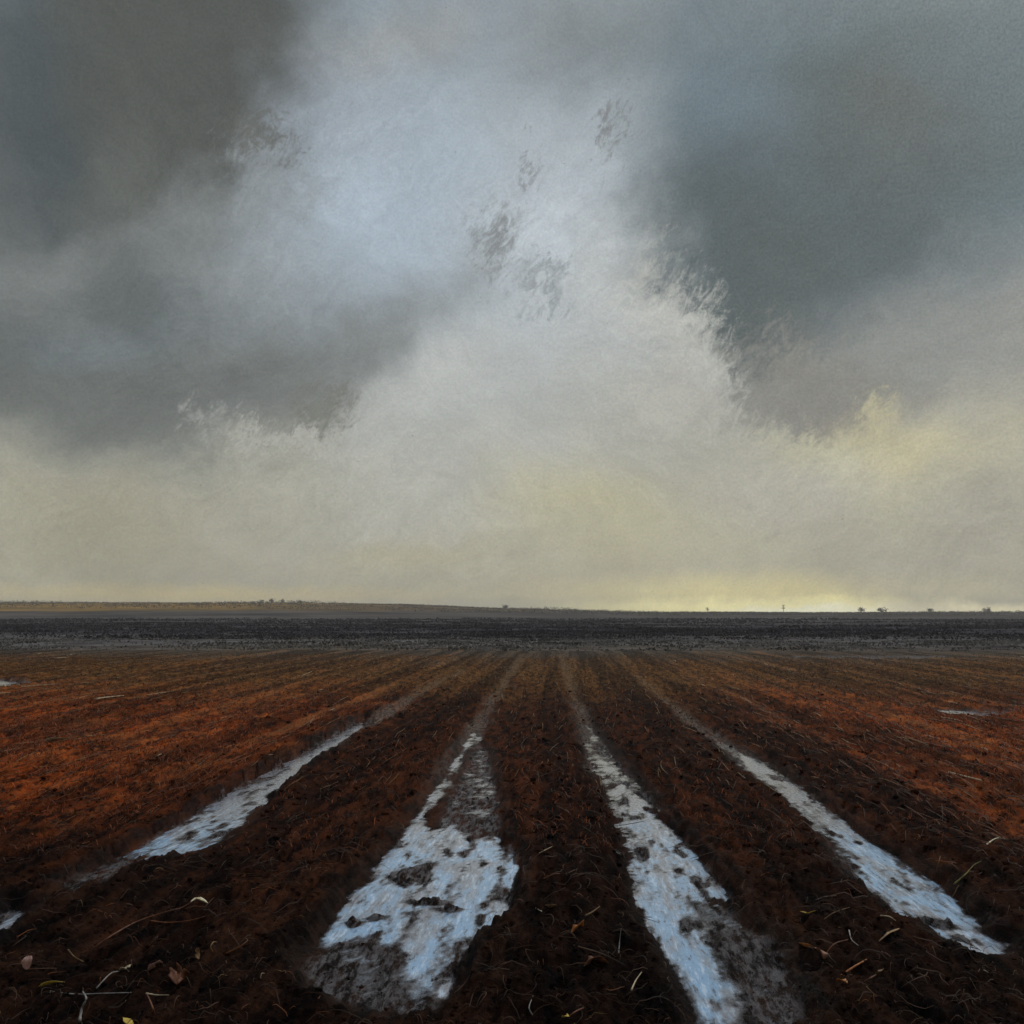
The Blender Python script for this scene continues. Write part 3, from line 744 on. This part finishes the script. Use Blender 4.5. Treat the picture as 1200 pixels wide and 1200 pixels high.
    stalk('yellowish grass stem arched over the soil near the yellow sliver of leaf', M_OCH, [(966,1077),(978,1069),(996,1063)], .003, .02, 'grass_stem', 'grass')
    stalk('grey arched stem in the middle of the litter on the right', M_GREY, [(995,1090),(998,1101),(1006,1108)], .003, .02, 'grass_stem', 'grass')
    stalk('brown forked looking twig running to the folded leaf', M_BRN, [(966,1120),(978,1106),(994,1101)], .0035, .03, 'twig', 'twig')
    stalk('ochre stalk standing upright on the rim beyond the far right puddle', M_OCH, [(1098,1020),(1100,1011),(1102,1003)], .0045, [0,.05,.09])
    # mid field
    leaf('largest pale straw lying in the rust coloured rows on the left', M_STRAW, [(53,869),(66,868),(84,865)], .09, .02, [(112,861),(98,863),(84,865)], M_OCH, stem_r=.008, name='straw', cat='straw')
    stalk('long pale straw lying level near the far left of the field', M_STRAW, [(112,819),(126,817),(145,815)], .018, .01, 'straw', 'straw')
    stalk('pale bent straw among rust rows on the far right', M_STRAW, [(1112,905),(1140,912),(1158,916)], .010, .01, 'straw', 'straw')
    stalk('white twig lying on the soil above the olive bud tipped stalk', M_CREAM, [(1156,990),(1164,984),(1172,981)], .006, .02, 'twig', 'twig')
told_apart()

# ------------------------------------------------------------------ bushes and bare trees on the skyline
M_FAR = flat_mat('far dark foliage', (.022,.018,.016), (.075,.060,.042), .9, .6)
M_BARK = flat_mat('far bark', (.03,.024,.02), (.07,.055,.045), .9, 2)
def far_base(px, Y):
    d = ray(px, 715); x = d[0]/d[1]*Y; return x
_h_obj = bpy.data.objects['hills']; bpy.context.view_layer.update()
def hill_z(x, y):
    ok, loc, nrm, i = _h_obj.ray_cast((x, y, 100), (0, 0, -1)); return loc[2] if ok else -.8
def crown_mesh(w, h, n, rnd, leafy=.14):
    V, Fc = [], []
    lobes = [(rnd.uniform(-.32, .32)*w, rnd.uniform(-.3, .3)*w, h*rnd.uniform(.4, .85), rnd.uniform(.18, .34)*w) for _ in range(9)]
    for _ in range(n):
        cx, cy, cz, r = rnd.choice(lobes); a = rnd.uniform(0, 6.28); u = rnd.uniform(-1, 1); q = math.sqrt(1-u*u); r *= rnd.uniform(.3, 1.1)
        p = np.array([cx+r*q*math.cos(a), cy+r*q*math.sin(a), max(.05, cz+r*u*.9)])
        e = np.array([rnd.uniform(-1, 1) for _ in range(3)]); f = np.cross(e, [rnd.uniform(-1, 1) for _ in range(3)])
        e = e/np.linalg.norm(e)*leafy*w*.3; f = f/(np.linalg.norm(f)+1e-6)*leafy*w*.3; k = len(V)
        V += [p-e-f*.4, p+e*.3-f, p+e, p-e*.2+f]; Fc.append((k, k+1, k+2, k+3))
    return V, Fc
def far_plant(px, Y, w, h, label, kind='bush', seed=1, group=None):
    rnd = random.Random(seed); x = far_base(px, Y); z = hill_z(x, Y)
    e = bpy.data.objects.new(kind, None); col.objects.link(e); e.location = (x, Y, z); tag(e, label, kind.replace('_', ' '), group)
    V, Fc = [], []
    stems = 1 if kind == 'tree' else 3
    for s_ in range(stems):
        top = np.array([rnd.uniform(-.1, .1)*w*s_, rnd.uniform(-.1, .1)*w, h*.8]); k = len(V)
        v, f = tube_mesh([np.array([0, 0, -.4]), top*.3+np.array([0, 0, .02]), top*.7, top], max(.05, h*.03), np.zeros(3), 5, .3)
        V += v; Fc += [tuple(i+k for i in q) for q in f]
        for b_ in range(5):
            t0 = top*rnd.uniform(.3, .9); a = rnd.uniform(0, 6.28); k = len(V)
            v, f = tube_mesh([t0, t0+np.array([math.cos(a)*w*.2, math.sin(a)*w*.2, h*.12]), t0+np.array([math.cos(a)*w*.36, math.sin(a)*w*.36, h*.28])], h*.012, np.zeros(3), 4, .3)
            V += v; Fc += [tuple(i+k for i in q) for q in f]
    link_mesh('trunk', V, Fc, M_BARK, e)
    v, f = crown_mesh(w, h, 260, rnd); link_mesh('crown', v, f, M_FAR, e)
    return e
for i, (px, Y, w, h, lb) in enumerate([
    (306, 640, 3.4, 2.2, 'leftmost of the small bushes crowning the left ridge'),
    (318, 650, 4.6, 2.8, 'second bush from the left on the left ridge, wider than its neighbours'),
    (331, 640, 3.0, 3.0, 'rightmost and tallest bush of the row on the left ridge'),
    (352, 655, 2.6, 1.8, 'lone low bush a little to the right of the row on the left ridge'),
    (592, 620, 5.0, 2.4, 'low dark bush on the skyline near the middle of the picture'),
    (1010, 640, 5.2, 3.2, 'round bush at the right end of the bright yellow strip of sky'),
    (1034, 650, 7.0, 2.6, 'wide low bush on the right skyline under the pale cloud'),
    (1090, 640, 4.6, 2.6, 'dark bush on the skyline toward the right edge'),
    (1156, 650, 6.5, 2.4, 'wide bush on the skyline nearest the right edge of the picture')]):
    far_plant(px, Y, w, h, lb, seed=i+3)
far_plant(918, 640, 2.2, 6.2, 'slender tree standing against the yellow strip of sky on the right', 'tree', 41)
far_plant(829, 650, 2.6, 3.6, 'small tree on the skyline left of the slender one', 'tree', 43)
def far_scrub():
    V, Fc = [], []; rnd = random.Random(5); n = 0
    for i in range(5200):
        x = rnd.uniform(-430, 480); Y = rnd.uniform(470, 720); z = hill_z(x, Y)
        env = float(vnoise(np.array([x*.016]), np.array([1.5]), 4)[0]); env = .25+1.9*max(0, env-.35)*(.6+.8*float(vnoise(np.array([x*.09]), np.array([9.5]), 6)[0]))
        w = rnd.uniform(1.5, 7); h = rnd.uniform(.3, 1.7)*env
        for j in range(7):
            p = np.array([x+rnd.gauss(0, w*.4), Y+rnd.gauss(0, w*.4), z+h*rnd.random()**1.3]); s_ = rnd.uniform(.10, .42); a = rnd.uniform(0, 3.14); k = len(V)
            dx, dy = math.cos(a)*s_, math.sin(a)*s_
            V += [p+(-dx, -dy, -.25), p+(dx, dy, -.15), p+(dx*.3, dy*.3, s_*1.3)]; Fc.append((k, k+1, k+2))
    o = link_mesh('far_scrub', V, Fc, flat_mat('far scrub', (.05,.04,.026), (.16,.12,.07), .9, .3)); tag(o, 'low uneven scrub along the top of the skyline ridge', 'scrub', kind='stuff')
far_scrub()
def haze():
    lo, hi = np.array([-2000., -500., -4.5]), np.array([2000., 1450., 18.])
    V = [(x, y, z) for x in (lo[0], hi[0]) for y in (lo[1], hi[1]) for z in (lo[2], hi[2])]
    Fc = [(0,1,3,2),(4,6,7,5),(0,4,5,1),(2,3,7,6),(0,2,6,4),(1,5,7,3)]
    m = bpy.data.materials.new('thin haze'); m.use_nodes = True; n = m.node_tree.nodes; n.remove(n['Principled BSDF'])
    v = n.new('ShaderNodeVolumePrincipled'); v.inputs['Color'].default_value = (.92, .92, .92, 1); v.inputs['Density'].default_value = .00042; v.inputs['Anisotropy'].default_value = .2
    m.node_tree.links.new(v.outputs[0], n['Material Output'].inputs['Volume'])
    tag(link_mesh('haze', V, Fc, m), 'thin damp haze over the far land', 'haze', kind='stuff')
haze()

S.render.engine = 'CYCLES'; S.cycles.max_bounces = 4; S.cycles.diffuse_bounces = 2; S.cycles.glossy_bounces = 2
S.view_settings.view_transform = 'Standard'; S.view_settings.look = 'None'; S.view_settings.exposure = 0; S.view_settings.gamma = 1
